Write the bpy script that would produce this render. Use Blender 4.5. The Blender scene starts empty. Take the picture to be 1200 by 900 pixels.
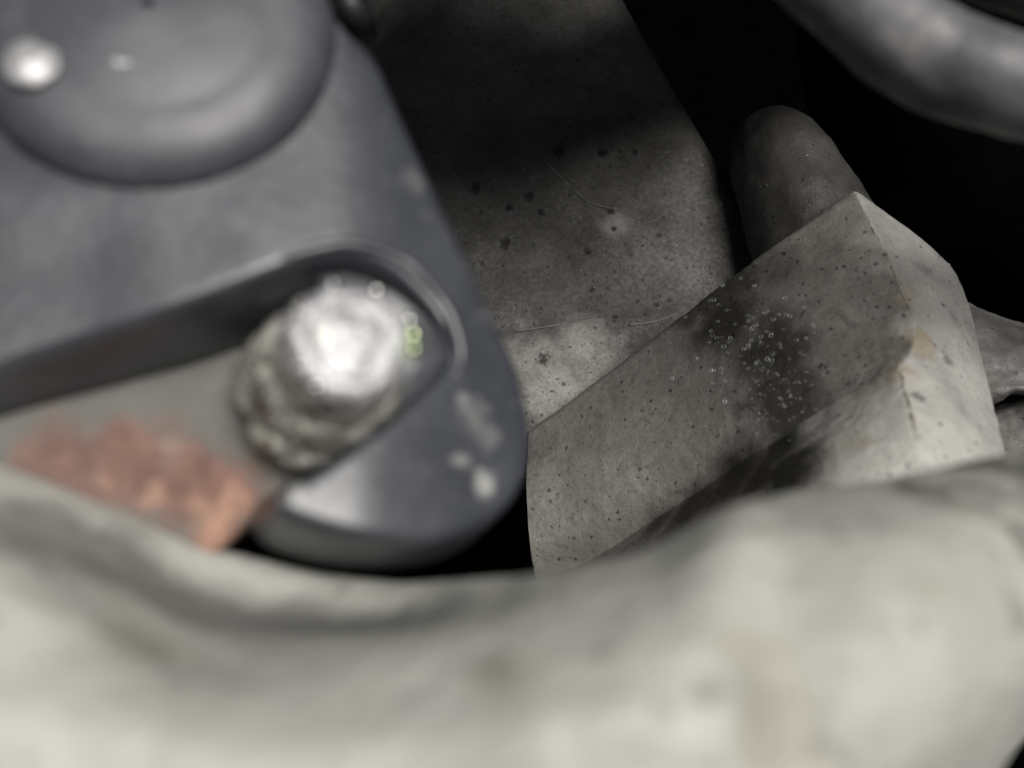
import bpy, bmesh, math, random
import numpy as np
from mathutils import Vector, noise, geometry

scene = bpy.context.scene
COL = scene.collection
CM = 0.01                       # everything below is laid out in centimetres
FPX = 1040.0                    # focal length of the phone lens in photograph pixels
CAM_H = 0.26                    # camera height above the floor of the engine bay (m)

# ------------------------------------------------------------------ camera
cam = bpy.data.cameras.new('camera')
cam.sensor_width = 36.0
cam.lens = FPX / 1200.0 * 36.0
cam.clip_start = 0.003
cam.clip_end = 50.0
cam.dof.use_dof = True
cam.dof.focus_distance = 0.1225
cam.dof.aperture_fstop = cam.lens / 2.05       # a pupil about 2 mm wide
cam_ob = bpy.data.objects.new('camera', cam)
cam_ob.location = (0, 0, CAM_H)
cam_ob.rotation_euler = (0, 0, 0)              # looks straight down into the engine
COL.objects.link(cam_ob)
scene.camera = cam_ob

# ------------------------------------------------------------------ light
SUN_EL = math.radians(62)
SUN_AZ = math.radians(42)
world = bpy.data.worlds.new('World')
scene.world = world
world.use_nodes = True
wn = world.node_tree
wn.nodes.clear()
sky = wn.nodes.new('ShaderNodeTexSky')
sky.sky_type = 'NISHITA'
sky.sun_disc = False
sky.sun_elevation = SUN_EL
sky.sun_rotation = SUN_AZ
sky.dust_density = 4.0
hs = wn.nodes.new('ShaderNodeHueSaturation')
hs.inputs['Value'].default_value = 0.75
hs.inputs['Saturation'].default_value = 0.3     # thin overcast: hardly any blue left
bg = wn.nodes.new('ShaderNodeBackground')
bg.inputs['Strength'].default_value = 0.05
wo = wn.nodes.new('ShaderNodeOutputWorld')
wn.links.new(sky.outputs[0], hs.inputs['Color'])
wn.links.new(hs.outputs[0], bg.inputs['Color'])
wn.links.new(bg.outputs[0], wo.inputs['Surface'])

sun = bpy.data.lights.new('sun', 'SUN')
sun.energy = 5.0
sun.angle = math.radians(32)
sun.color = (1.0, 0.965, 0.91)
sun_ob = bpy.data.objects.new('sun', sun)
sdir = Vector((math.sin(SUN_AZ) * math.cos(SUN_EL), math.cos(SUN_AZ) * math.cos(SUN_EL), math.sin(SUN_EL)))
sun_ob.rotation_euler = sdir.to_track_quat('Z', 'Y').to_euler()
sun_ob.location = sdir * 2
COL.objects.link(sun_ob)

scene.view_settings.view_transform = 'Standard'
scene.view_settings.look = 'None'
scene.view_settings.exposure = -0.38
scene.view_settings.gamma = 1.0
scene.view_settings.use_curve_mapping = False
scene.cycles.use_denoising = True
scene.cycles.max_bounces = 6
scene.cycles.sample_clamp_indirect = 4.0

random.seed(4)
rng = np.random.default_rng(4)

# ------------------------------------------------------------------ geometry helpers
def P(px, py, d):
    """point seen at photograph pixel (px, py), d centimetres below the camera (world, metres)"""
    return Vector(((px - 600) / FPX * d * CM, (450 - py) / FPX * d * CM, CAM_H - d * CM))

def on_plane(px, py, p0, n):
    r = Vector(((px - 600) / FPX, (450 - py) / FPX, -1.0))
    c = Vector((0, 0, CAM_H))
    return c + r * ((p0 - c).dot(n) / r.dot(n))

def catmull(pts, n):
    """resample a list of Vectors to n points along a Catmull-Rom curve"""
    out = []
    m = len(pts)
    for k in range(n):
        t = k / (n - 1) * (m - 1)
        i = min(int(t), m - 2)
        f = t - i
        p1, p2 = pts[i], pts[i + 1]
        p0 = pts[i - 1] if i > 0 else p1 * 2 - p2
        p3 = pts[i + 2] if i + 2 < m else p2 * 2 - p1
        out.append(0.5 * ((2 * p1) + (p2 - p0) * f + (2 * p0 - 5 * p1 + 4 * p2 - p3) * f * f
                          + (3 * p1 - p0 - 3 * p2 + p3) * f ** 3))
    return out

def fbm(p, scale, octaves=4):
    return noise.fractal(p * scale, 0.9, 2.0, octaves)

def empty(name, loc, label, cat, group=None):
    o = bpy.data.objects.new(name, None)
    o.empty_display_size = 0.01
    o.location = loc
    o['label'] = label
    o['category'] = cat
    if group:
        o['group'] = group
    COL.objects.link(o)
    return o

def mesh_object(name, verts, faces, material, parent=None, smooth=True, base=None, label=None, cat=None, kind=None):
    """verts are world positions; the object's origin goes to its parent's (or to base)"""
    org = Vector(parent.location) if parent else (Vector(base) if base is not None else Vector((0, 0, 0)))
    me = bpy.data.meshes.new(name)
    me.from_pydata([tuple(v - org) for v in verts], [], faces)
    me.validate()
    bm = bmesh.new()
    bm.from_mesh(me)
    bmesh.ops.recalc_face_normals(bm, faces=bm.faces)
    bm.to_mesh(me)
    bm.free()
    if smooth:
        for p in me.polygons:
            p.use_smooth = True
    me.materials.append(material)
    o = bpy.data.objects.new(name, me)
    COL.objects.link(o)
    if parent:
        o.parent = parent
    else:
        o.location = org
    if label:
        o['label'] = label
    if cat:
        o['category'] = cat
    if kind:
        o['kind'] = kind
    return o

def grid_faces(nr, nc, close_c=False):
    f = []
    for r in range(nr - 1):
        for c in range(nc if close_c else nc - 1):
            c2 = (c + 1) % nc
            f.append((r * nc + c, r * nc + c2, (r + 1) * nc + c2, (r + 1) * nc + c))
    return f

def loft(rails, nu, nv):
    rows = [catmull(r, nu) for r in rails]
    cols = [catmull([row[k] for row in rows], nv) for k in range(nu)]
    verts = [cols[k][j] for j in range(nv) for k in range(nu)]
    return verts, grid_faces(nv, nu)

def rough_up(verts, faces, amp, scale, octaves=4, seed=0.0):
    """push the vertices along their normals by fractal noise (metres)"""
    nrm = [Vector((0, 0, 0)) for _ in verts]
    for f in faces:
        a, b, c = verts[f[0]], verts[f[1]], verts[f[2]]
        n = (b - a).cross(c - a)
        for i in f:
            nrm[i] += n
    off = Vector((seed, seed * 1.7, -seed))
    out = []
    for v, n in zip(verts, nrm):
        if n.length > 0:
            n.normalize()
        out.append(v + n * (fbm(v * 100 + off, scale, octaves) * amp))
    return out

def lathe(profile, origin, axis, seg, radial=None, ref=Vector((0, 1, 0))):
    """profile: list of (radius_cm, height_cm); closed ends where radius is 0"""
    axis = axis.normalized()
    u = axis.cross(ref).normalized()
    w = axis.cross(u).normalized()
    verts = []
    for (r, h) in profile:
        for s in range(seg):
            a = 2 * math.pi * s / seg
            k = radial(a, r, h) if radial else 1.0
            verts.append(origin + axis * h * CM + (u * math.cos(a) + w * math.sin(a)) * r * k * CM)
    return verts, grid_faces(len(profile), seg, True)

def sweep(path, radius, seg):
    """tube along a list of Vectors; radius in cm, number or function of t"""
    verts = []
    n = len(path)
    up = Vector((0, 0, 1))
    for i, p in enumerate(path):
        t = (path[min(i + 1, n - 1)] - path[max(i - 1, 0)]).normalized()
        a = t.cross(up).normalized()
        b = a.cross(t).normalized()
        r = (radius(i / (n - 1)) if callable(radius) else radius) * CM
        for s in range(seg):
            g = 2 * math.pi * s / seg
            verts.append(p + (a * math.cos(g) + b * math.sin(g)) * r)
    faces = grid_faces(n, seg, True)
    faces.append(tuple(range(seg))[::-1])
    faces.append(tuple((n - 1) * seg + s for s in range(seg)))
    return verts, faces

# ------------------------------------------------------------------ materials
class NT:
    def __init__(self, name):
        self.m = bpy.data.materials.new(name)
        self.m.use_nodes = True
        self.t = self.m.node_tree
        self.t.nodes.clear()
        self.out = self.n('ShaderNodeOutputMaterial')
        self.b = self.n('ShaderNodeBsdfPrincipled')
        self.l(self.b.outputs[0], self.out.inputs['Surface'])
        tc = self.n('ShaderNodeTexCoord')
        mp = self.n('ShaderNodeVectorMath', operation='SCALE')
        mp.inputs['Scale'].default_value = 100.0        # object coordinates in centimetres
        self.l(tc.outputs['Object'], mp.inputs[0])
        self.co = mp.outputs[0]
    def n(self, kind, **kw):
        x = self.t.nodes.new(kind)
        for k, v in kw.items():
            setattr(x, k, v)
        return x
    def l(self, a, b):
        self.t.links.new(a, b)
    def put(self, sock, v):
        if isinstance(v, bpy.types.NodeSocket):
            self.l(v, sock)
        elif isinstance(v, (tuple, list)) and len(v) == 3 and sock.type == 'RGBA':
            sock.default_value = (*v, 1)
        else:
            sock.default_value = v
    def noise(self, scale, detail=5, rough=0.6, distort=0.0, co=None):
        x = self.n('ShaderNodeTexNoise')
        x.inputs['Scale'].default_value = scale
        x.inputs['Detail'].default_value = detail
        x.inputs['Roughness'].default_value = rough
        x.inputs['Distortion'].default_value = distort
        self.l(co or self.co, x.inputs['Vector'])
        return x.outputs['Fac']
    def ramp(self, f, lo, hi, a=0.0, b=1.0):
        x = self.n('ShaderNodeMapRange', interpolation_type='SMOOTHSTEP')
        self.put(x.inputs['Value'], f)
        x.inputs['From Min'].default_value = lo
        x.inputs['From Max'].default_value = hi
        x.inputs['To Min'].default_value = a
        x.inputs['To Max'].default_value = b
        return x.outputs['Result']
    def math(self, op, a, b=0.0):
        x = self.n('ShaderNodeMath', operation=op)
        self.put(x.inputs[0], a)
        self.put(x.inputs[1], b)
        return x.outputs[0]
    def mix(self, f, a, b):
        x = self.n('ShaderNodeMix', data_type='RGBA')
        self.put(x.inputs['Factor'], f)
        self.put(x.inputs['A'], a)
        self.put(x.inputs['B'], b)
        return x.outputs['Result']
    def specks(self, scale, size, share, soft=0.5):
        """round spots: one per voronoi cell, in a share of the cells, with its own size"""
        v = self.n('ShaderNodeTexVoronoi')
        v.inputs['Scale'].default_value = scale
        d = self.n('ShaderNodeTexNoise')
        d.inputs['Scale'].default_value = scale * 2.5
        self.l(self.co, d.inputs['Vector'])
        add = self.n('ShaderNodeVectorMath', operation='MULTIPLY_ADD')
        self.l(d.outputs['Color'], add.inputs[0])
        add.inputs[1].default_value = (0.6 / scale,) * 3
        self.l(self.co, add.inputs[2])
        self.l(add.outputs[0], v.inputs['Vector'])
        sep = self.n('ShaderNodeSeparateColor')
        self.l(v.outputs['Color'], sep.inputs[0])
        on = self.math('LESS_THAN', sep.outputs[0], share)
        r = self.math('MULTIPLY', self.ramp(sep.outputs[1], 0, 1, 0.35, 1.0), size)
        k = self.math('DIVIDE', v.outputs['Distance'], r)
        return self.math('MULTIPLY', on, self.ramp(k, soft, 1.0, 1.0, 0.0))
    def blots(self, org, spots, warp=0.35, wscale=3.0, core=0.55):
        """stains and painted light or shade: (world point, radius_cm, strength) with warped outlines"""
        d = self.n('ShaderNodeTexNoise')
        d.inputs['Scale'].default_value = wscale
        d.inputs['Detail'].default_value = 4
        self.l(self.co, d.inputs['Vector'])
        sub = self.n('ShaderNodeVectorMath', operation='SUBTRACT')
        self.l(d.outputs['Color'], sub.inputs[0])
        sub.inputs[1].default_value = (0.5, 0.5, 0.5)
        acc = None
        for (p, r, s) in spots:
            add = self.n('ShaderNodeVectorMath', operation='MULTIPLY_ADD')
            self.l(sub.outputs[0], add.inputs[0])
            add.inputs[1].default_value = (warp * 2 * r,) * 3
            self.l(self.co, add.inputs[2])
            q = self.n('ShaderNodeVectorMath', operation='DISTANCE')
            self.l(add.outputs[0], q.inputs[0])
            q.inputs[1].default_value = tuple((p - org) * 100)
            k = self.ramp(q.outputs['Value'], r * core, r, s, 0.0)
            acc = k if acc is None else self.math('MAXIMUM', acc, k)
        return acc
    def bump(self, h, dist, strength=1.0, prev=None):
        x = self.n('ShaderNodeBump')
        x.inputs['Distance'].default_value = dist * CM
        x.inputs['Strength'].default_value = strength
        self.l(h, x.inputs['Height'])
        if prev is not None:
            self.l(prev, x.inputs['Normal'])
        return x.outputs[0]
    def finish(self, color, rough=0.6, metal=0.0, normal=None, spec=0.5):
        self.put(self.b.inputs['Base Color'], color)
        self.put(self.b.inputs['Roughness'], rough)
        self.put(self.b.inputs['Metallic'], metal)
        self.b.inputs['Specular IOR Level'].default_value = spec
        if normal is not None:
            self.l(normal, self.b.inputs['Normal'])
        return self.m

def cast_alloy(name, lo, hi, org, dark=(), pale=(), oil_shade=(), speck_scale=9.0, speck_share=0.35, speck_size=0.33,
               grime=0.4, metal=0.25, tan=()):
    """dirty cast aluminium: cloudy grey, soot specks, stains, painted light and shade, tiny bright flecks"""
    k = NT(name)
    cloud = k.ramp(k.noise(1.1, 6, 0.65), 0.3, 0.7)
    col = k.mix(cloud, lo, hi)
    fine = k.ramp(k.noise(17, 6, 0.75), 0.35, 0.65)
    col = k.mix(k.math('MULTIPLY', k.math('SUBTRACT', 1.0, fine), 0.3), col, tuple(c * 0.45 for c in lo))
    gm = k.ramp(k.noise(2.3, 6, 0.7, 0.6), 0.52, 0.72)
    col = k.mix(k.math('MULTIPLY', gm, grime), col, (0.035, 0.033, 0.03))
    if tan:
        col = k.mix(k.blots(org, tan, 0.5, 2.5), col, (0.34, 0.27, 0.18))
    if pale:
        col = k.mix(k.blots(org, pale, 0.8, 2.5, 0.05), col, (0.6, 0.59, 0.555))
    sp = k.math('MAXIMUM', k.specks(speck_scale, speck_size, speck_share),
                k.math('MAXIMUM', k.specks(speck_scale * 2.3, 0.34, speck_share * 1.1), k.specks(speck_scale * 0.45, 0.2, 0.28)))
    col = k.mix(k.math('MULTIPLY', sp, 0.72), col, (0.02, 0.018, 0.017))
    if dark:
        col = k.mix(k.blots(org, dark, 0.9, 13.0, 0.45), col, (0.012, 0.010, 0.010))
    rough = k.ramp(fine, 0, 1, 0.62, 0.48)
    if oil_shade:
        o = k.blots(org, oil_shade, 0.5, 1.8, 0.3)
        col = k.mix(o, col, (0.014, 0.013, 0.013))  # darkens both for oil and for painted shade
    fl = k.specks(26, 0.28, 0.03)
    col = k.mix(k.math('MULTIPLY', fl, 0.6), col, (0.7, 0.7, 0.68))
    nb = k.bump(k.noise(30, 5, 0.7), 0.012, 0.6)
    nb = k.bump(k.noise(5, 4, 0.6), 0.04, 0.35, nb)
    nb = k.bump(k.math('SUBTRACT', 1.0, sp), 0.01, 0.4, nb)
    return k.finish(col, rough, metal, nb, 0.4)

# ================================================================== the setting
def floor_material():
    k = NT('unlit_black')
    c = k.mix(k.noise(0.8), (0.0006, 0.0006, 0.0006), (0.0012, 0.0012, 0.0012))  # near black colour stands in for the shade of the deep bay
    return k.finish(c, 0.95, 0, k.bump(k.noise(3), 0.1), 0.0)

v = []
for j in range(41):
    for i in range(41):
        x, y = (i / 40 - 0.5) * 0.9, (j / 40 - 0.5) * 0.9
        v.append(Vector((x, y, fbm(Vector((x, y, 0)) * 100, 0.15) * 0.003)))
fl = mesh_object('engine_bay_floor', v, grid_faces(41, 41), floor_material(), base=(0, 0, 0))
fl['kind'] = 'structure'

# ================================================================== deep cast wall
WALL_BASE = P(640, 560, 14.2)
wall = empty('cast_wall', WALL_BASE, 'dark sooty cast alloy wall with black specks deep behind the bracket', 'engine casting')
def wall_depth(px, py):
    d = np.interp(py, [-260, 0, 150, 380, 470, 600], [15.8, 14.4, 13.6, 13.15, 12.95, 12.7])
    return d + (px - 650) / 1000 * 0.6
def wall_edge(py):
    return float(np.interp(py, [-260, 0, 110, 240, 305, 420, 600], [606, 730, 793, 870, 906, 962, 1040]))
v, nr, nc = [], 130, 110
for r in range(nr):
    py = -260 + 820 * r / (nr - 1)
    xe = wall_edge(py)
    for c in range(nc):
        t = c / (nc - 1)
        xl = float(np.interp(py, [-260, -20, 60, 120, 200], [560, 440, 400, 380, 320]))
        px = xl + (xe - xl) * min(t / 0.93, 1.0)
        d = wall_depth(px, py)
        ex = xe - px
        d += 3.0 * max(0.0, 1 - (px - xl) / 130.0) ** 2 * max(0.0, min(1.0, (200 - py) / 120))
        d += 0.14 * max(0.0, 1 - ex / 16.0) ** 2                      # rounded right-hand edge
        if t > 0.93:                                                  # the wall's side, running down
            q = (t - 0.93) / 0.07
            d += 2.2 * q
            px -= 34 * q
        # the step that crosses it, its upper face standing a little proud
        step = 152 + 6 * math.sin(px / 60.0) - 0.04 * (px - 600)
        if px < 760:
            d -= 0.10 / (1 + math.exp((py - step) / 2.2)) * min(1.0, (760 - px) / 120)
        # bend below the hairline seam
        seam = 386 - 0.16 * (px - 610) + 5 * math.sin(px / 23.0)
        d -= 0.05 / (1 + math.exp((seam - py) / 2.0))
        # shallow crease running down to the right
        cx = np.interp(py, [160, 200, 240, 300], [618, 660, 702, 735])
        if 165 < py < 300:
            d += 0.028 * math.exp(-((px - cx) / 5.0) ** 2)
        w = P(px, py, d)
        d += 0.03 * fbm(w * 100, 1.2, 5) + 0.008 * fbm(w * 100, 7, 3)
        v.append(P(px, py, d))
spots = [(620, 230, 8), (597, 243, 7), (592, 285, 10), (655, 178, 9), (688, 295, 6), (646, 459, 6), (706, 178, 8),
         (634, 250, 7), (784, 352, 5), (770, 358, 5), (720, 268, 5), (716, 246, 7), (557, 220, 9), (744, 178, 6),
         (596, 122, 9), (640, 116, 7), (740, 138, 6), (720, 374, 6), (636, 422, 10), (694, 340, 5), (772, 276, 4)]
def wp(px, py):
    return P(px, py, float(wall_depth(px, py)))
dark = [(wp(x, y), r / FPX * 13, 0.9) for x, y, r in spots]
pale = [(wp(650, 450), 0.9, 0.33), (wp(700, 430), 0.7, 0.3), (wp(620, 420), 0.6, 0.25), (wp(680, 400), 0.55, 0.35), (wp(720, 262), 0.36, 0.3), (wp(690, 440), 0.4, 0.35)]  # lower blots paint the light falling on the foot of the wall
m_wall = cast_alloy('sooty_cast_alloy', (0.062, 0.060, 0.056), (0.125, 0.122, 0.116), WALL_BASE, dark, pale, grime=0.55)
mesh_object('wall_face', v, grid_faces(nr, nc), m_wall, wall)
# hairline seam standing proud, and the scratch above it
def bead(name, pts, r, material, parent):
    vv, ff = sweep(catmull([P(*p) for p in pts], 40), r, 6)
    return mesh_object(name, vv, ff, material, parent)
def wz(px, py, up=0.0):
    return (px, py, float(wall_depth(px, py)) - up)
m_seam = cast_alloy('seam_alloy', (0.2, 0.195, 0.185), (0.3, 0.295, 0.28), WALL_BASE, speck_share=0.2)
bead('casting_seam', [wz(604, 388, .04), wz(640, 383, .05), wz(668, 377, .05), wz(694, 371, .05)], 0.012, m_seam, wall)
bead('casting_seam', [wz(738, 381, .06), wz(765, 377, .06), wz(795, 368, .06)], 0.014, m_seam, wall)
bead('scratch_ridge', [wz(640, 190, .0), wz(668, 218, .0), wz(690, 237, .0), wz(722, 245, .0)], 0.012, m_seam, wall)

# ================================================================== cast arm: rib, end block, knob
ARM_BASE = P(760, 540, 13.5)
arm = empty('cast_arm', ARM_BASE, 'grey cast alloy rib with oily patch of painted shade and glint rings and pale angular end', 'engine casting')
J = {   # columns along the arm; rows: upper edge, upper third, lower third, lower edge, front slope, front slope foot
 0: [(619, 503, 12.8), (616, 575, 12.1), (619, 632, 11.8), (627, 676, 11.9), (640, 705, 11.2), (660, 735, 10.4)],
 1: [(645, 486, 12.7), (655, 558, 12.0), (670, 622, 11.7), (686, 662, 11.8), (694, 690, 11.0), (705, 725, 10.0)],
 2: [(722, 428, 12.45), (740, 500, 11.7), (757, 568, 11.35), (748, 620, 11.5), (758, 655, 10.4), (770, 700, 9.3)],
 3: [(802, 366, 12.1), (825, 430, 11.3), (845, 500, 10.95), (817, 577, 11.0), (826, 612, 9.9), (836, 655, 8.8)],
 4: [(878, 306, 11.8), (905, 365, 10.9), (925, 435, 10.4), (900, 522, 10.25), (905, 562, 9.15), (905, 625, 8.2)],
 5: [(940, 264, 11.65), (972, 325, 10.85), (1010, 392, 10.25), (985, 467, 9.85), (993, 512, 8.85), (995, 600, 8.0)],
 6: [(1000, 221, 11.5), (1040, 297, 10.8), (1088, 385, 10.0), (1053, 431, 9.5), (1068, 482, 8.8), (1085, 585, 7.95)],
 7: [(1062, 263, 11.6), (1092, 322, 11.0), (1122, 392, 10.3), (1110, 440, 9.7), (1122, 490, 8.9), (1136, 580, 8.1)],
 8: [(1112, 308, 11.7), (1136, 352, 11.4), (1151, 420, 10.9), (1161, 468, 10.4), (1171, 503, 9.8), (1186, 570, 8.9)],
}
cols = []
cols.append([(x + 22, y + 6, d + 3.0) for x, y, d in J[0]])
cols += [J[i] for i in range(9)]
cols.append([(x - 30, y + 10, d + 2.6) for x, y, d in J[8]])
cv, cf = [], []
for c in cols:
    x, y, d = c[0]
    row = [(x + 14, y + 22, d + 2.5)] + list(c)
    x, y, d = c[-1]
    row.append((x, y + 60, d + 1.2))
    cv += [P(*q) for q in row]
NRW = 8
cf = grid_faces(len(cols), NRW)
me = bpy.data.meshes.new('rib')
me.from_pydata([tuple(q - ARM_BASE) for q in cv], [], cf)
bm = bmesh.new()
bm.from_mesh(me)
bmesh.ops.recalc_face_normals(bm, faces=bm.faces)
cl = bm.edges.layers.float.new('crease_edge')
bm.verts.ensure_lookup_table()
def crease(c0, r0, c1, r1, w):
    e = bm.edges.get((bm.verts[c0 * NRW + r0], bm.verts[c1 * NRW + r1]))
    if e:
        e[cl] = w
for c in range(0, 10):
    crease(c, 1, c + 1, 1, 0.93)                       # upper edge
    if c < 7:
        crease(c, 4, c + 1, 4, 1.0)                    # valley under the rib
for r in range(0, NRW - 1):
    crease(1, r, 1, r + 1, 1.0)                        # cut-off left end
    crease(7, r, 7, r + 1, 0.75 if r < 4 else 0.5)    # ridge into the end block
    crease(9, r, 9, r + 1, 1.0)
bm.to_mesh(me)
bm.free()
rib = bpy.data.objects.new('rib', me)
COL.objects.link(rib)
rib.parent = arm
for p in me.polygons:
    p.use_smooth = True
sub = rib.modifiers.new('sub', 'SUBSURF')
sub.levels = sub.render_levels = 6
tx = bpy.data.textures.new('casting_lumps', 'CLOUDS')
tx.noise_scale = 0.006
tx.noise_depth = 5
dm = rib.modifiers.new('lumps', 'DISPLACE')
dm.texture = tx
dm.texture_coords = 'LOCAL'
dm.strength = 0.0005
tx2 = bpy.data.textures.new('casting_grain', 'CLOUDS')
tx2.noise_scale = 0.0011
tx2.noise_depth = 4
dm2 = rib.modifiers.new('grain', 'DISPLACE')
dm2.texture = tx2
dm2.texture_coords = 'LOCAL'
dm2.strength = 0.00009
dm.mid_level = 0.5
def ap(c, r):     # a blot centre on the arm: fractional column and row
    i, f = int(c), c - int(c)
    i2 = min(i + 1, 8)
    a = [q0 * (1 - f) + q1 * f for q0, q1 in zip(J[i][int(r)], J[i2][int(r)])]
    b = [q0 * (1 - f) + q1 * f for q0, q1 in zip(J[i][min(int(r) + 1, 5)], J[i2][min(int(r) + 1, 5)])]
    g = r - int(r)
    return P(*[u * (1 - g) + w * g for u, w in zip(a, b)])
oil_shade = [(ap(3.4, 0.6), 0.75, 0.85), (ap(3.9, 1.5), 0.8, 0.82), (ap(4.0, 2.3), 0.75, 0.8), (ap(4.3, 2.7), 0.6, 0.7), (ap(3.4, 0.1), 0.6, 0.8), (ap(3.0, 0.05), 0.4, 0.7), (ap(3.8, 0.15), 0.5, 0.75), (ap(4.3, 0.3), 0.5, 0.5),  # oily patch, with the shade across rib and front slope painted in
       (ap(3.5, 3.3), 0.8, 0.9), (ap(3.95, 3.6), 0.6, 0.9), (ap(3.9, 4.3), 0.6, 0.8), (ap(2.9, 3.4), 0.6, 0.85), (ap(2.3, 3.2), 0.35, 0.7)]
pale = [(ap(6.6, 1.0), 0.9, 0.5), (ap(7.2, 2.0), 1.0, 0.6), (ap(5.4, 4.0), 0.9, 0.8), (ap(4.8, 4.4), 0.9, 0.7), (ap(6.0, 4.4), 1.1, 0.85),
        (ap(7.2, 4.2), 1.2, 0.8), (ap(5.2, 3.4), 0.7, 0.6), (ap(7.4, 3.0), 0.8, 0.6), (ap(4.4, 4.2), 0.7, 0.6), (ap(5.75, 2.0), 0.3, 0.7), (ap(6.4, 3.2), 0.8, 0.8)]
tan = [(ap(6, 1.6), 0.18, 0.7), (ap(6, 2.2), 0.25, 0.7), (ap(5.9, 2.8), 0.2, 0.6), (ap(6, 1.2), 0.14, 0.6), (ap(4.9, 4), .4, .3)]
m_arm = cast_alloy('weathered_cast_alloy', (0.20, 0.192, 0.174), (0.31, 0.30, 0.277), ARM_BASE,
                   [(ap(7.0, 2.6), 0.12, 0.6), (ap(6.25, 3.6), 0.12, 0.7)], pale, oil_shade, grime=0.45, tan=tan, speck_share=0.4)
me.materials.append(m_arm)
m_end = cast_alloy('pale_oxidised_alloy', (0.34, 0.338, 0.32), (0.52, 0.515, 0.485), ARM_BASE,
                   [(ap(7.0, 2.6), 0.12, 0.5), (ap(6.25, 3.6), 0.12, 0.6), (ap(6.9, 0.9), 0.2, 0.25), (ap(7.3, 1.6), 0.16, 0.25)],
                   [(ap(6.3, 4.4), 1.3, 0.8), (ap(7.0, 4.2), 1.2, 0.75), (ap(6.4, 3.4), 0.8, 0.7)],
                   [(ap(4.0, 3.3), 0.65, 0.92), (ap(4.0, 4.4), 0.5, 0.7), (ap(4.4, 3.1), 0.4, 0.7)],
                   tan=[(ap(5.0, 4.0), 0.3, 0.3), (ap(6.1, 3.1), 0.22, 0.6), (ap(6.05, 2.3), 0.3, 0.6), (ap(6.05, 1.5), 0.18, 0.4)], speck_share=0.15, grime=0.22)
me.materials.append(m_end)
m_front = cast_alloy('pale_bare_alloy', (0.52, 0.515, 0.48), (0.70, 0.695, 0.65), ARM_BASE,
                     [(ap(6.25, 3.6), 0.12, 0.6)], [],
                     [(ap(4.0, 3.2), 0.85, 0.95), (ap(4.0, 3.9), 0.85, 0.95), (ap(4.0, 4.8), 0.8, 0.9)],  # dark end of the slope, oil and painted shade together
                     tan=[(ap(5.0, 4.0), 0.3, 0.25), (ap(6.0, 3.1), 0.2, 0.5), (ap(5.5, 3.1), 0.2, 0.4)], speck_share=0.12, grime=0.15)
me.materials.append(m_front)
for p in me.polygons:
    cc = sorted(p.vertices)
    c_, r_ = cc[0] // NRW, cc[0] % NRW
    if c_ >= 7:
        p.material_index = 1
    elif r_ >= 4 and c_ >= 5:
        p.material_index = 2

# droplet glints on the rib, modelled as tiny pale rings, too many and too small to pick apart
k = NT('glint_ring')
m_glint_ring = k.finish(k.mix(k.ramp(k.noise(9), 0.35, 0.6), (0.1, 0.1, 0.1), (0.95, 0.95, 0.94)), 0.22, 0.4, None, 0.6)
dg = bpy.context.evaluated_depsgraph_get()
rib_e = rib.evaluated_get(dg)
v, f = [], []
org = arm.location
def hit(px, py):
    o = Vector((0, 0, CAM_H)) - Vector(org)
    r = Vector(((px - 600) / FPX, (450 - py) / FPX, -1.0)).normalized()
    ok, loc, nrm, _ = rib_e.ray_cast(o, r)
    return (loc + Vector(org), nrm if nrm.z > 0 else -nrm) if ok else (None, None)
glint_spots = []
for i in range(80):
    glint_spots.append((random.gauss(870, 33), random.gauss(395, 30), random.uniform(1.8, 2.6)))
for i in range(120):
    glint_spots.append((random.gauss(908, 30), random.gauss(462, 24), random.uniform(0.7, 1.3)))
for (px, py, rp) in glint_spots:
    c, n = hit(px, py)
    if c is None:
        continue
    a = n.orthogonal().normalized()
    b = n.cross(a)
    R = rp / FPX * (CAM_H - c.z)
    t = R * random.uniform(0.08, 0.15)
    base = len(v)
    for s in range(12):
        g = 2 * math.pi * s / 12
        q = a * math.cos(g) + b * math.sin(g)
        for u in range(4):
            h = math.pi / 2 * u
            v.append(c + n * t * 0.4 + q * (R + t * math.cos(h)) + n * (t * math.sin(h)))
    for s in range(12):
        for u in range(4):
            f.append((base + s * 4 + u, base + ((s + 1) % 12) * 4 + u, base + ((s + 1) % 12) * 4 + (u + 1) % 4, base + s * 4 + (u + 1) % 4))
mesh_object('glint_rings', v, f, m_glint_ring, arm, kind='stuff')

# thin casting flash left standing on the ridges
k = NT('cream_flash')
m_flash = k.finish(k.mix(k.ramp(k.noise(5, 5), 0.35, 0.65), (0.25, 0.235, 0.20), (0.5, 0.48, 0.43)), 0.4, 0.15, k.bump(k.noise(16), 0.03), 0.5)
def flash(pts, r):
    q = []
    for p in catmull([Vector((x, y, 0)) for x, y in pts], 50):
        c, n = hit(p.x, p.y)
        if c is not None:
            q.append(c - n * r * 0.35 * CM)
    vv, ff = sweep(q, lambda t: r * (0.55 + 0.45 * math.sin(math.pi * t)) * (0.8 + 0.5 * noise.noise(Vector((t * 13, r * 90, 0)))), 10)
    mesh_object('casting_flash', rough_up(vv, ff, 0.00012, 9, 3, r * 50), ff, m_flash, arm)
flash([(1003, 228), (1020, 262), (1040, 300), (1058, 345), (1070, 368)], 0.02)
flash([(1055, 434), (1062, 460), (1068, 485), (1076, 520)], 0.03)

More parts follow.
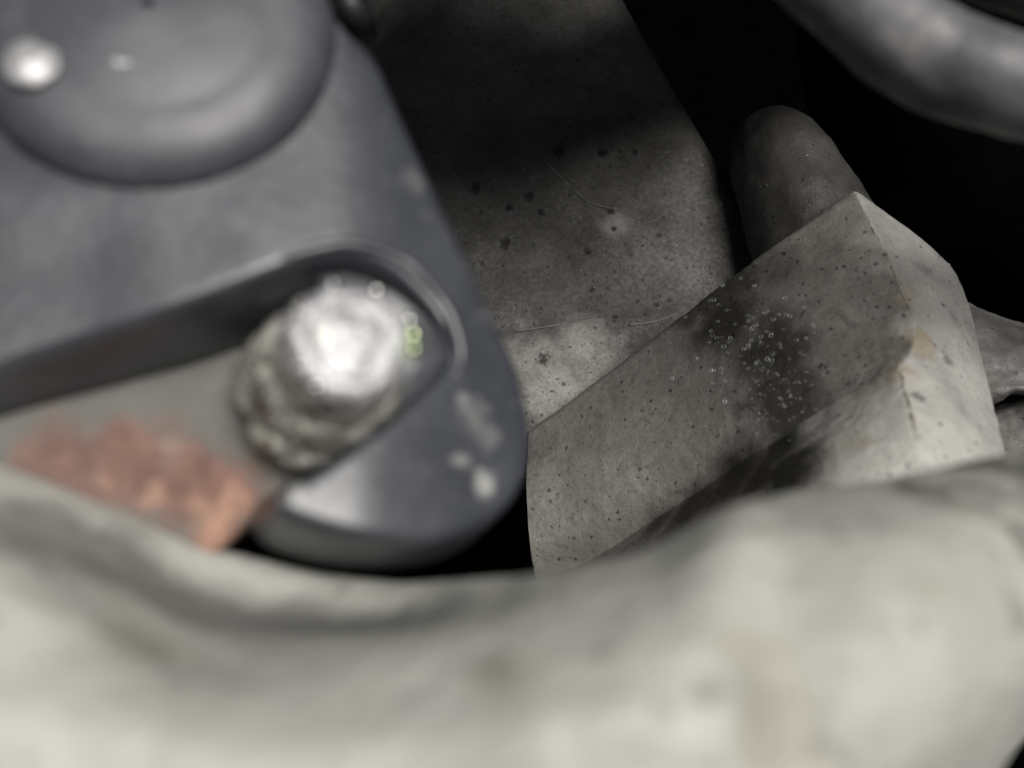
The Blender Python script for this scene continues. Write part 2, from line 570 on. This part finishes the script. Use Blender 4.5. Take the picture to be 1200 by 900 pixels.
# the sooty knob that the rib runs into
kv = []
ka, kb = P(911, 184, 13.1), P(962, 302, 12.7)
ax = (kb - ka)
prof = []
n = 40
for i in range(n):
    t = i / (n - 1)
    prof.append((max(1e-4, 0.60 * math.sqrt(max(0, 1 - (1 - min(t / 0.36, 1)) ** 2.0))) * (1 + 0.65 * t), (t - 0.3) * ax.length * 100 * 1.6))
kv, kf = lathe(prof, ka, ax, 64)
kv = rough_up(kv, kf, 0.0005, 1.3, 5, 3.0)
m_knob = cast_alloy('sooty_knob_alloy', (0.032, 0.031, 0.03), (0.07, 0.068, 0.065), ARM_BASE, grime=0.6)
mesh_object('knob', kv, kf, m_knob, arm)

# ================================================================== casting at the right, behind the end block
SIDE_BASE = P(1190, 450, 14)
side = empty('flange_casting', SIDE_BASE, 'grainy grey cast flange with dark notch showing past the arm end', 'engine casting')
m_side = cast_alloy('grainy_cast_alloy', (0.17, 0.165, 0.16), (0.26, 0.255, 0.245), SIDE_BASE, speck_share=0.3, grime=0.4)
rails = [[P(1060, 300, 13.6), P(1130, 352, 13.4), P(1205, 384, 13.2), P(1300, 430, 13.0), P(1400, 480, 13.0)],
         [P(1050, 322, 12.6), P(1128, 362, 12.3), P(1205, 392, 12.1), P(1300, 437, 12.0), P(1400, 490, 12.0)],
         [P(1055, 370, 12.2), P(1125, 400, 11.9), P(1200, 420, 11.7), P(1300, 450, 11.6), P(1400, 520, 11.6)],
         [P(1070, 450, 12.0), P(1140, 452, 11.7), P(1200, 447, 11.5), P(1300, 475, 11.4), P(1400, 540, 11.4)],
         [P(1080, 480, 12.0), P(1160, 470, 11.7), P(1202, 458, 11.5), P(1300, 490, 11.5), P(1400, 560, 11.5)],
         [P(1080, 484, 12.7), P(1160, 474, 12.5), P(1202, 462, 12.3), P(1300, 500, 12.3), P(1400, 570, 12.3)]]
v, f = loft(rails, 70, 70)
mesh_object('upper_flange', rough_up(v, f, 0.0006, 1.8, 5, 1.0), f, m_side, side)
rails = [[P(1120, 520, 14.0), P(1150, 480, 13.8), P(1178, 466, 13.6), P(1230, 462, 13.4), P(1330, 500, 13.4)],
         [P(1110, 525, 12.6), P(1150, 486, 12.4), P(1180, 470, 12.3), P(1230, 466, 12.2), P(1330, 510, 12.2)],
         [P(1110, 560, 11.9), P(1155, 520, 11.7), P(1190, 500, 11.6), P(1235, 490, 11.5), P(1330, 540, 11.5)],
         [P(1110, 640, 11.6), P(1160, 610, 11.3), P(1200, 600, 11.2), P(1240, 600, 11.1), P(1330, 620, 11.1)],
         [P(1110, 700, 12.6), P(1160, 690, 12.3), P(1200, 690, 12.2), P(1240, 690, 12.1), P(1330, 700, 12.1)]]
v, f = loft(rails, 60, 60)
mesh_object('lower_flange', rough_up(v, f, 0.0006, 1.6, 5, 5.0), f, m_side, side)

# ================================================================== mounting lug with copper coloured patch
BN = Vector((0.33, 0.29, 0.90)).normalized()          # the bracket's face leans up and to the right
BP = P(420, 390, 5.9)
LUGP = BP - BN * 1.05 * CM
def plate(name, outline_px, p0, n, thick, bevel, material, parent=None, height=None, spacing=0.06, dense=260, base=None,
          draft=0.0, label=None, cat=None):
    """a moulded plate lying in the plane (p0, n): outline in photograph pixels, thickness and bevel in cm"""
    u = n.cross(Vector((0, 1, 0))).normalized() * -1
    w = n.cross(u).normalized()
    if w.y < 0:
        w = -w
    pts3 = []
    for x, y in outline_px:
        q = on_plane(x, y, p0, n)
        for _ in range(4 if height else 0):            # the outline lies on the crowned face
            q = on_plane(x, y, p0 + n * height((q - p0).dot(u) * 100, (q - p0).dot(w) * 100) * CM, n)
        pts3.append(q)
    p2 = [Vector(((q - p0).dot(u) * 100, (q - p0).dot(w) * 100)) for q in pts3]
    # closed smooth outline, evenly spaced
    loop = catmull([Vector((*q, 0)) for q in (p2[-2:] + p2 + p2[:3])], 2400)
    m = len(p2) + 4
    lo, hi = int(2400 * 2 / m), int(2400 * (len(p2) + 2) / m)
    loop = [Vector((q.x, q.y)) for q in loop[lo:hi]]
    seg = [0.0]
    for a, b in zip(loop, loop[1:] + loop[:1]):
        seg.append(seg[-1] + (b - a).length)
    L = seg[-1]
    ring, i = [], 0
    for s in range(dense):
        t = L * s / dense
        while seg[i + 1] < t:
            i += 1
        g = (t - seg[i]) / max(1e-9, seg[i + 1] - seg[i])
        ring.append(loop[i].lerp(loop[(i + 1) % len(loop)], g))
    area = sum(a.x * b.y - b.x * a.y for a, b in zip(ring, ring[1:] + ring[:1]))
    if area < 0:
        ring.reverse()
    nrm = []
    for i in range(dense):
        t = (ring[(i + 2) % dense] - ring[i - 2]).normalized()
        nrm.append(Vector((-t.y, t.x)))                       # inward
    R = np.array([tuple(q) for q in ring])
    # interior points
    x0, y0 = R.min(0)
    x1, y1 = R.max(0)
    allp = [Vector(q) for q in ring]
    nb = 6
    inner = []
    for b in range(1, nb):
        g = bevel * b / (nb - 1)
        for i in range(0, dense):
            q = ring[i] + nrm[i] * g
            if np.hypot(R[:, 0] - q.x, R[:, 1] - q.y).min() > g * 0.93:
                inner.append(q)
    gx = np.arange(x0, x1, spacing)
    gy = np.arange(y0, y1, spacing)
    A, B = R, np.roll(R, -1, 0)
    for yy in gy:
        for xx in gx:
            q = (xx + rng.uniform(-.3, .3) * spacing, yy + rng.uniform(-.3, .3) * spacing)
            cr = ((A[:, 1] > q[1]) != (B[:, 1] > q[1])) & (q[0] < (B[:, 0] - A[:, 0]) * (q[1] - A[:, 1]) / (B[:, 1] - A[:, 1] + 1e-12) + A[:, 0])
            if cr.sum() % 2 and np.hypot(R[:, 0] - q[0], R[:, 1] - q[1]).min() > bevel + spacing * 0.6:
                inner.append(Vector(q))
    allp += inner
    vo, eo, fo, *_ = geometry.delaunay_2d_cdt(allp, [(i, (i + 1) % dense) for i in range(dense)], [], 1, 1e-6)
    verts, idx = [], {}
    for i, q in enumerate(vo):
        dd = float(np.hypot(R[:, 0] - q.x, R[:, 1] - q.y).min())
        e = min(dd / bevel, 1.0)
        h = -bevel * (1 - math.sqrt(max(0.0, 1 - (1 - e) ** 2)))
        if height:
            h += height(q.x, q.y)
        verts.append(p0 + (u * q.x + w * q.y) * CM + n * h * CM)
    faces = [tuple(q) for q in fo]
    # walls: from each rim vertex down
    rim = [min(range(len(vo)), key=lambda k_: (vo[k_] - ring[i]).length_squared) for i in range(dense)]
    steps = 5
    last = rim
    for s in range(1, steps + 1):
        cur = []
        for i in range(dense):
            g = s / steps
            q = ring[i] - nrm[i] * (draft(ring[i], nrm[i]) if callable(draft) else draft) * g
            h = -bevel - (thick - bevel) * g + (height(ring[i].x, ring[i].y) if height else 0) * (1 - g)
            cur.append(len(verts))
            verts.append(p0 + (u * q.x + w * q.y) * CM + n * h * CM)
        for i in range(dense):
            k2 = (i + 1) % dense
            if last[i] != last[k2]:
                faces.append((last[i], last[k2], cur[k2], cur[i]))
            else:
                faces.append((last[i], cur[k2], cur[i]))
        last = cur
    faces.append(tuple(last))
    return mesh_object(name, verts, faces, material, parent, base=base, label=label, cat=cat)

LUG_BASE = on_plane(200, 560, LUGP, BN) - BN * 0.004
def lug_material():
    k = NT('coppery_lug_metal')
    q = lambda x, y: on_plane(x, y, LUGP, BN)
    mask = k.blots(LUG_BASE, [(q(45, 540), 0.26, 0.7), (q(100, 570), 0.3, 0.7), (q(75, 535), 0.42, 0.8), (q(150, 545), 0.5, 0.85), (q(225, 565), 0.45, 0.9),
                              (q(270, 580), 0.42, 0.9), (q(255, 620), 0.35, 0.9), (q(195, 505), 0.25, 0.4)], 0.6, 3.0, 0.3)
    grey = k.mix(k.noise(3), (0.10, 0.10, 0.092), (0.17, 0.168, 0.155))
    cop = k.mix(k.ramp(k.noise(4, 6, 0.7, 0.5), 0.35, 0.65), (0.135, 0.062, 0.048), (0.235, 0.12, 0.092))
    cop = k.mix(k.blots(LUG_BASE, [(q(180, 585), 0.16, 0.8), (q(250, 610), 0.3, 0.7), (q(200, 522), 0.1, 0.6), (q(120, 566), 0.1, 0.5), (q(275, 585), 0.18, 0.6)], 0.9, 6, 0.1),
                cop, (0.5, 0.29, 0.195))
    col = k.mix(mask, grey, cop)
    return k.finish(col, 0.5, 0.2, k.bump(k.noise(6, 6, 0.7), 0.06, 0.7), 0.5)
plate('mounting_lug', [(-260, 620), (-120, 520), (60, 440), (280, 360), (400, 370), (440, 470), (380, 545), (322, 582), (296, 610), (264, 640), (235, 668), (80, 690), (-120, 720)],
      LUGP, BN, 0.7, 0.06, lug_material(), base=LUG_BASE, spacing=0.12,
      height=lambda x, y: 0.03 * fbm(Vector((x, y, 2)), 1.5, 4),
      label='grey metal mounting lug with coppery worn patch under the bolt', cat='mounting lug')

# ================================================================== dark bracket hooked round the bolt
BR_BASE = on_plane(420, 560, BP, BN) - BN * 0.01
bracket = empty('bracket', BR_BASE, 'dark grey moulded bracket with raised round cap hooked around the bolt', 'bracket')
BU = BN.cross(Vector((0, 1, 0))).normalized() * -1
BW = BN.cross(BU).normalized()
if BW.y < 0:
    BW = -BW
def br_height(x, y):
    h = 0.02 * fbm(Vector((x, y, 7)), 0.7, 3)
    a = max(0.0, x + 0.1)
    b = max(0.0, -x - 0.1)
    if y < -0.1:
        g = min(1.0, (-0.1 - y) / 0.3)
        b *= (1 - g) + g * min(1.0, max(0.0, (-x - 0.7) / 0.5))
    h -= 0.30 * a * a / (a + 0.35) + 0.20 * b * b / (b + 0.6)
    c = max(0.0, 1.1 - y)
    h -= 0.13 * c * c / (c + 0.4) * min(1.0, max(0.0, -x - 0.65) / 1.0)
    return h
def bracket_material(name, lo, hi, gloss=0.38):
    k = NT(name)
    def q(x, y):
        p = on_plane(x, y, BP, BN)
        for _ in range(3):
            h = br_height((p - BP).dot(BU) * 100, (p - BP).dot(BW) * 100)
            p = on_plane(x, y, BP + BN * h * CM, BN)
        return p
    col = k.mix(k.ramp(k.noise(1.3, 6, 0.65), 0.3, 0.7), lo, hi)
    dust = k.ramp(k.noise(7, 6, 0.75), 0.5, 0.8)
    col = k.mix(k.math('MULTIPLY', dust, 0.22), col, (0.22, 0.22, 0.23))
    worn = k.blots(BR_BASE, [(q(568, 566), 0.13, 0.5), (q(556, 488), 0.17, 0.2), (q(572, 512), 0.14, 0.15), (q(545, 470), 0.08, 0.3), (q(540, 540), 0.08, 0.3),
                             (q(345, 572), 0.1, 0.6), (q(325, 583), 0.07, 0.5), (q(510, 400), 0.1, 0.45), (q(490, 358), 0.09, 0.3),
                             (q(575, 370), 0.12, 0.1), (q(485, 212), 0.14, 0.1), (q(282, 258), 0.1, 0.08)], 0.9, 9, 0.2)
    col = k.mix(worn, col, (0.62, 0.62, 0.58))
    return k.finish(col, k.ramp(dust, 0, 1, gloss, gloss + 0.17), 0.0, k.bump(k.noise(9, 5, 0.65), 0.015, 0.3), 0.9)
m_br = bracket_material('grey_moulded_plastic', (0.026, 0.029, 0.038), (0.046, 0.050, 0.063))
OUT = [(-330, 545), (-160, 490), (0, 432), (110, 396), (220, 357), (310, 322), (365, 303), (415, 300), (465, 322), (505, 362), (526, 402),
       (518, 432), (484, 466), (440, 502), (380, 545), (334, 574), (326, 594), (350, 610), (415, 628), (490, 636), (556, 624), (600, 590),
       (621, 545), (623, 505), (610, 440), (585, 380), (556, 318), (528, 258), (500, 196), (470, 130), (440, 66), (404, 28), (360, -30),
       (280, -160), (120, -240), (-120, -240), (-330, -160), (-420, 100), (-420, 400)]
plate('plate', OUT, BP, BN, 1.0, 0.085, m_br, bracket, height=br_height, spacing=0.09, dense=420,
      draft=lambda q, n_: 0.08 if (n_.y > 0.25 and q.y < -0.55 and q.x > -1.0) else 0.12)

# raised rim round the end of the slot
rp = []
for (x, y) in ((330, 303), (372, 291), (420, 288), (470, 306), (512, 345), (533, 385), (540, 420), (530, 445)):
    p = on_plane(x, y, BP, BN)
    h = br_height((p - BP).dot(BU) * 100, (p - BP).dot(BW) * 100)
    rp.append(on_plane(x, y, BP + BN * (h - 0.02) * CM, BN))
rv, rf = sweep(catmull(rp, 60), lambda t: 0.02 + 0.035 * math.sin(math.pi * t) ** 0.6, 20)
mesh_object('slot_rim', rough_up(rv, rf, 0.0001, 4, 3), rf, m_br, bracket)
# shallow seat that the slot's round end leaves around the bolt
sv, sf = [], []
sc_ = on_plane(420, 398, BP, BN)
NA, NRr = 60, 8
for i in range(NA):
    g = math.radians(-62 + 172 * i / (NA - 1))
    for jx in range(NRr):
        t = jx / (NRr - 1)
        rr = 0.36 + 0.42 * t
        hh = -0.34 + 0.2 * t * t
        sv.append(sc_ + (BU * math.cos(g) + BW * math.sin(g)) * rr * CM + BN * hh * CM)
for i in range(NA):
    g = math.radians(-62 + 172 * i / (NA - 1))
    for rr in (0.78, 0.36):
        sv.append(sc_ + (BU * math.cos(g) + BW * math.sin(g)) * rr * CM - BN * 0.7 * CM)
sf = grid_faces(NA, NRr)
o2 = NA * NRr
for i in range(NA - 1):
    a, b = i * NRr, (i + 1) * NRr
    sf += [(a, b, o2 + 2 * i + 3, o2 + 2 * i + 1), (a + NRr - 1, o2 + 2 * i, o2 + 2 * i + 2, b + NRr - 1), (o2 + 2 * i, o2 + 2 * i + 1, o2 + 2 * i + 3, o2 + 2 * i + 2)]
for i in (0, NA - 1):
    sf.append(tuple(i * NRr + k_ for k_ in range(NRr)) + (o2 + 2 * i, o2 + 2 * i + 1))
mesh_object('slot_seat', rough_up(sv, sf, 0.0001, 4, 3), sf, m_br, bracket)
# raised round cap moulded on the plate
m_cap = bracket_material('grey_moulded_cap', (0.040, 0.042, 0.053), (0.065, 0.068, 0.082), 0.5)
capc = on_plane(182, 26, BP, BN) - BN * 0.07 * CM
CAPN = (BN + Vector((-0.15, -0.01, 0))).normalized()
cap_r = (on_plane(386, 66, BP, BN) - capc).length * 100
prof = []
for i in range(18):
    a = math.pi / 2 * i / 17
    prof.append((cap_r + 0.03 - 0.46 * (1 - math.cos(a)), -0.08 + 0.26 * math.sin(a)))
r1 = prof[-1][0]
for i in range(1, 20):
    t = i / 20
    prof.append((max(r1 * (1 - t), 1e-4), 0.18 + 0.07 * (1 - (1 - t) ** 2)))
cv_, cf_ = lathe(prof, capc, CAPN, 128, radial=lambda a, r, h: 1 + 0.02 * math.sin(2 * a + 0.6))
mesh_object('raised_cap', rough_up(cv_, cf_, 0.0004, 0.6, 3, 2.0), cf_, m_cap, bracket)
k = NT('glint_pip_metal')
m_pip = k.finish(k.mix(k.noise(12), (0.3, 0.3, 0.31), (0.45, 0.45, 0.46)), 0.45, 0.4)
for (px, py, r) in ((36, 74, 0.18), (149, 68, 0.1)):  # pips added to stand for the sun highlights on the cap
    c = on_plane(px, py, capc + CAPN * 0.22 * CM, CAPN)
    pr = [(r * math.sin(math.pi / 2 * i / 8) + 1e-4, 0.2 * r * math.cos(math.pi / 2 * i / 8)) for i in range(9)]
    pv, pf = lathe(pr, c, CAPN, 24)
    mesh_object('glint_pip', rough_up(pv, pf, 0.0003, 5, 3), pf, m_pip, bracket)

# ================================================================== corroded bolt in the slot
BOLT_AX = Vector((0.37, 0.265, 0.89)).normalized()
head_c = P(413, 397, 5.35)
bolt_base = head_c - BOLT_AX * 1.32 * CM
bolt = empty('bolt', bolt_base, 'corroded silvery threaded bolt end with glinting rim in the bracket slot', 'bolt')
def bolt_material(name, lo, hi, bumpy, patch, metal=0.6):
    k = NT(name)
    c = k.mix(k.ramp(k.noise(7, 6, 0.75), 0.35, 0.65), lo, hi)
    c = k.mix(k.ramp(k.noise(6, 5, 0.7, 1.0), 0.50, 0.62, 0.0, patch), c, (0.06, 0.05, 0.04))
    c = k.mix(k.ramp(k.noise(5, 4, 0.6, 0.5), 0.6, 0.75, 0, 0.5), c, (0.62, 0.62, 0.42))
    nb = k.bump(k.noise(7, 5, 0.6), 0.07, bumpy)
    nb = k.bump(k.noise(40, 3, 0.7), 0.012, 0.6, nb)
    return k.finish(c, k.ramp(k.noise(14), 0.35, 0.65, 0.24, 0.45), metal, nb, 0.5)
m_b1 = bolt_material('bright_worn_zinc', (0.38, 0.38, 0.395), (0.56, 0.56, 0.58), 0.35, 0.8)
m_b3 = bolt_material('creamy_corroded_zinc', (0.34, 0.335, 0.30), (0.62, 0.615, 0.57), 1.0, 1.0, 0.35)
m_b2 = bolt_material('corroded_zinc', (0.28, 0.275, 0.245), (0.56, 0.55, 0.5), 1.0, 1.0, 0.35)
prof = [(0.36, 0.40)]
h = 0.42
while h < 1.17:                                     # rolled thread
    prof += [(0.372, h), (0.405, h + 0.045), (0.405, h + 0.065), (0.372, h + 0.11)]
    h += 0.125
prof += [(0.385, 1.20), (0.0001, 1.20)]
prof2 = []
for a, b in zip(prof, prof[1:]):
    for s in range(3):
        prof2.append((a[0] + (b[0] - a[0]) * s / 3, a[1] + (b[1] - a[1]) * s / 3))
prof2.append(prof[-1])
hv, hf = lathe(prof2, bolt_base, BOLT_AX, 96)
mesh_object('threaded_shank', rough_up(hv, hf, 0.0002, 4.0, 4, 1.0), hf, m_b3, bolt)
prof = [(0.36, 1.18), (0.39, 1.19)]
for i in range(1, 9):
    a = math.pi / 2 * i / 8
    prof.append((0.27 + 0.12 * math.cos(a), 1.21 + 0.085 * math.sin(a)))
prof += [(0.25, 1.28), (0.22, 1.275), (0.15, 1.285), (0.07, 1.29), (0.0001, 1.29)]
prof2 = []
for a, b in zip(prof, prof[1:]):
    for s in range(3):
        prof2.append((a[0] + (b[0] - a[0]) * s / 3, a[1] + (b[1] - a[1]) * s / 3))
prof2.append(prof[-1])
hv, hf = lathe(prof2, bolt_base, BOLT_AX, 96)
mesh_object('end_face', rough_up(hv, hf, 0.0002, 3.5, 3, 4.0), hf, m_b1, bolt)
prof = [(0.0001, 0.0), (0.5, 0.0), (0.56, 0.03), (0.58, 0.1), (0.58, 0.2), (0.55, 0.27), (0.5, 0.3), (0.475, 0.32), (0.48, 0.36), (0.52, 0.42), (0.52, 0.55), (0.49, 0.63), (0.45, 0.67), (0.40, 0.69), (0.36, 0.68), (0.0001, 0.68)]
prof2 = []
for a, b in zip(prof, prof[1:]):
    for s in range(4):
        prof2.append((a[0] + (b[0] - a[0]) * s / 4, a[1] + (b[1] - a[1]) * s / 4))
prof2.append(prof[-1])
hv, hf = lathe(prof2, bolt_base, BOLT_AX, 96)
mesh_object('collar', rough_up(rough_up(hv, hf, 0.0004, 2.6, 3, 6.0), hf, 0.0003, 7.0, 4, 2.0), hf, m_b2, bolt)

# shiny beads added to give the bolt its sun glints
k = NT('shiny_glint_bead')
m_bead = k.finish((0.9, 0.9, 0.88), 0.12, 1.0)
k = NT('greenish_glint_bead')
m_gbead = k.finish((0.75, 0.86, 0.55), 0.14, 1.0)
def bead_at(c, r, material, parent, name='glint_bead'):
    bv, bf = lathe([(r * math.sin(math.pi * i / 8) + 1e-4, -r * math.cos(math.pi * i / 8)) for i in range(9)], c, BOLT_AX, 14)
    mesh_object(name, bv, bf, material, parent)
ua = BOLT_AX.cross(Vector((0, 1, 0))).normalized()
wa = BOLT_AX.cross(ua).normalized()
if wa.y < 0:
    wa = -wa
for ang, rad, h, r in ((232, 0.375, 1.28, 0.065), (207, 0.375, 1.28, 0.055), (62, 0.36, 1.29, 0.055), (150, 0.37, 1.27, 0.045), (105, 0.37, 1.28, 0.04),
                       (222, 0.5, 0.6, 0.035), (245, 0.53, 0.45, 0.03), (175, 0.5, 0.6, 0.02)):
    g = math.radians(ang)
    bead_at(bolt_base + BOLT_AX * h * CM + (-ua * math.cos(g) + wa * math.sin(g)) * rad * CM, r, m_bead, bolt)
for ang, h, r in ((20, 1.27, 0.05), (6, 1.25, 0.075), (-7, 1.26, 0.055)):
    g = math.radians(ang)
    bead_at(bolt_base + BOLT_AX * h * CM + (-ua * math.cos(g) + wa * math.sin(g)) * 0.395 * CM, r, m_gbead if ang != 20 else m_bead, bolt)

# ================================================================== pale housing in the foreground
FG_BASE = P(600, 800, 6.5)
X = [-330, -120, 0, 130, 260, 430, 560, 640, 760, 850, 920, 1050, 1185, 1290]
def rail(ys, ds, xs=X):
    return [P(x, y, d) for x, y, d in zip(xs, ys, ds)]
SIL = [440, 500, 545, 592, 644, 680, 679, 672, 640, 592, 578, 560, 530, 505]
rails = [
 rail([y + 90 for y in SIL], [8.6] * 14),
 rail([y + 22 for y in SIL], [6.4, 6.4, 6.5, 6.7, 6.9, 6.9, 6.5, 6.0, 5.9, 5.9, 6.2, 6.6, 7.0, 7.2]),
 rail(SIL, [5.8, 5.8, 5.9, 6.1, 6.3, 6.3, 5.8, 5.4, 5.3, 5.3, 5.6, 6.0, 6.4, 6.6]),
 rail([560, 590, 615, 655, 702, 725, 712, 692, 664, 620, 612, 600, 580, 560], [5.1, 5.1, 5.2, 5.5, 5.8, 5.7, 5.2, 4.9, 4.75, 4.7, 4.85, 5.1, 5.5, 5.8]),
 rail([640, 650, 662, 710, 752, 752, 735, 722, 700, 665, 655, 655, 650, 640], [4.45, 4.45, 4.5, 4.7, 4.9, 4.8, 4.6, 4.5, 4.38, 4.36, 4.52, 4.58, 5.0, 5.5]),
 rail([760, 765, 772, 795, 822, 822, 808, 792, 775, 760, 755, 755, 755, 755], [4.05, 4.05, 4.1, 4.15, 4.2, 4.2, 4.1, 4.05, 3.98, 4.02, 4.15, 4.17, 4.7, 5.4]),
 rail([880, 880, 885, 900, 915, 915, 905, 895, 885, 880, 880, 880, 880, 880], [3.85, 3.85, 3.85, 3.9, 3.9, 3.9, 3.85, 3.8, 3.78, 3.82, 3.98, 4.02, 4.7, 5.6], X[:-3] + [1040, 1150, 1186]),
 rail([1040] * 14, [4.0] * 10 + [4.0, 4.3, 5.1, 6.0], X[:-3] + [1000, 1080, 1105]),
 rail([1250] * 14, [5.4] * 14, X[:-3] + [990, 1060, 1080]),
 rail([1300] * 14, [8.0] * 14, X[:-3] + [980, 1020, 1040]),
]
# close the right-hand end downwards
for r in rails:
    q = r[-1]
    r.append(Vector((q.x + 0.008, q.y - 0.012, q.z - 0.02)))
v, f = loft(rails, 220, 170)
v = rough_up(v, f, 0.00022, 0.5, 3, 9.0)
v = rough_up(v, f, 0.00012, 2.6, 4, 4.0)
def fgm():
    k = NT('pale_weathered_alloy')
    g = lambda x, y, d: P(x, y, d)
    col = k.mix(k.ramp(k.noise(0.9, 6, 0.6), 0.3, 0.7), (0.41, 0.412, 0.378), (0.52, 0.523, 0.48))
    col = k.mix(k.ramp(k.noise(2.1, 5, 0.6, 0.4), 0.55, 0.75, 0, 0.2), col, (0.30, 0.31, 0.32))
    col = k.mix(k.ramp(k.noise(1.6, 4, 0.6, 0.3), 0.62, 0.78, 0, 0.2), col, (0.36, 0.28, 0.19))
    st = k.blots(FG_BASE, [(g(570, 760, 4.2), 0.22, 0.45), (g(170, 740, 4.4), 0.3, 0.4), (g(880, 800, 3.95), 0.35, 0.3), (g(1115, 580, 5.5), 0.45, 0.95),  # top right edge blots paint in the dark gap beside the arm
                           (g(1172, 720, 4.8), 0.2, 0.9), (g(1186, 760, 4.9), 0.2, 0.9), (g(1165, 550, 6.0), 0.5, 0.9), (g(1188, 640, 5.2), .3, .8),
                           (g(905, 850, 3.9), 0.25, 0.3), (g(40, 640, 4.9), 0.25, 0.2)], 1.1, 2.6, 0.1)
    col = k.mix(st, col, (0.10, 0.098, 0.085))
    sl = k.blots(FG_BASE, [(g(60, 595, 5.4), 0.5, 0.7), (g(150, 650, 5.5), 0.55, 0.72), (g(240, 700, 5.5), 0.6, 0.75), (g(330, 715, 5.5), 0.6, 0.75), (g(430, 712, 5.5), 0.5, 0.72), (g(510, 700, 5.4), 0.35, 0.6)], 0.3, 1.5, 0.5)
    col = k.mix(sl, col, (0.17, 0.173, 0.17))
    br = k.blots(FG_BASE, [(g(890, 770, 4.05), 0.3, 0.4), (g(905, 840, 3.9), 0.34, 0.45), (g(930, 900, 3.9), 0.3, 0.4), (g(170, 735, 4.5), 0.3, 0.3), (g(210, 760, 4.4), 0.2, 0.25),
                           (g(600, 800, 4.1), 0.3, 0.25), (g(730, 690, 4.3), 0.16, 0.35), (g(1130, 610, 5.2), 0.2, 0.5)], 0.8, 2.0, 0.1)
    col = k.mix(br, col, (0.24, 0.2, 0.14))
    pit = k.specks(4.5, 0.36, 0.4)
    col = k.mix(k.math('MULTIPLY', pit, 0.45), col, (0.16, 0.15, 0.13))
    nb = k.bump(k.noise(5, 5, 0.65), 0.06, 0.7)
    return k.finish(col, 0.55, 0.1, nb, 0.4)
mesh_object('foreground_housing', v, f, fgm(), base=FG_BASE, label='pale weathered alloy housing lip curving below bracket and arm', cat='engine casting')

# ================================================================== hoses
def rubber(name, lo, hi, dust, gloss=0.5, spec=0.45):
    k = NT(name)
    c = k.mix(k.ramp(k.noise(1.6, 5, 0.6), 0.3, 0.7), lo, hi)
    c = k.mix(k.ramp(k.noise(3.2, 6, 0.7, 0.4), 0.5, 0.72, 0, dust), c, (0.27, 0.26, 0.25))
    if dust > 0.1:
        c = k.mix(k.specks(5, 0.3, 0.2), c, (0.05, 0.05, 0.05))
    return k.finish(c, gloss, 0, k.bump(k.noise(14, 4, 0.6), 0.02, 0.4), spec)
m_h1 = rubber('dusty_black_rubber', (0.085, 0.085, 0.094), (0.165, 0.165, 0.175), 0.7)
m_h2 = rubber('clean_black_rubber', (0.010, 0.010, 0.011), (0.018, 0.018, 0.02), 0.03)
m_h3 = rubber('matt_black_rubber', (0.0012, 0.0012, 0.0012), (0.002, 0.002, 0.002), 0.0, 0.9, 0.0)
path = catmull([P(850, -300, 7.4), P(925, -85, 7.1), P(1002, 2, 7.0), P(1090, 66, 6.9), P(1200, 104, 6.8), P(1310, 140, 7.3), P(1400, 220, 8.8), P(1440, 330, 11.0)], 120)
v, f = sweep(path, lambda t: 0.36 + 0.03 * t, 40)
mesh_object('rubber_hose', rough_up(v, f, 0.0003, 1.2, 4, 2.0), f, m_h1, base=P(1090, 60, 7.4), label='dusty grey rubber hose curving above the black gap', cat='hose')
path = catmull([P(880, -265, 7.9), P(1010, -125, 7.7), P(1110, -45, 7.5), P(1210, -7, 7.4), P(1330, 25, 7.8), P(1430, 110, 9.4)], 90)
v, f = sweep(path, 0.2, 32)
mesh_object('rubber_hose', v, f, m_h2, base=P(1200, 0, 6.5), label='thin clean black hose running beside the dusty grey hose', cat='hose')
path = catmull([P(360, -660, 8.6), P(530, -570, 7.8), P(700, -515, 7.4), P(900, -410, 7.9), P(1060, -170, 11.2), P(1085, 130, 13.6), P(1215, 250, 14.0), P(1360, 300, 14.0), P(1520, 300, 14.0)], 90)  # high arch of the boot is added out of view to shade the wall
v, f = sweep(path, lambda t: 1.6 + 1.6 * min(1.0, max(0.0, (0.52 - t) / 0.25)), 56)
mesh_object('rubber_boot', rough_up(v, f, 0.0004, 0.8, 4, 3.0), f, m_h3, base=P(1080, 118, 15.2), label='fat matt black rubber boot below the dusty hose, with added unseen arch for shade', cat='rubber boot')
path = catmull([P(330, -150, 8.0), P(378, -60, 7.8), P(402, -8, 7.7), P(416, 18, 7.75), P(424, 34, 8.2)], 50)
v, f = sweep(path, 0.16, 24)
mesh_object('cable', rough_up(v, f, 0.0002, 2, 3), f, m_h2, base=P(410, 15, 8.0), label='short black cable poking out behind the top of the bracket', cat='cable')
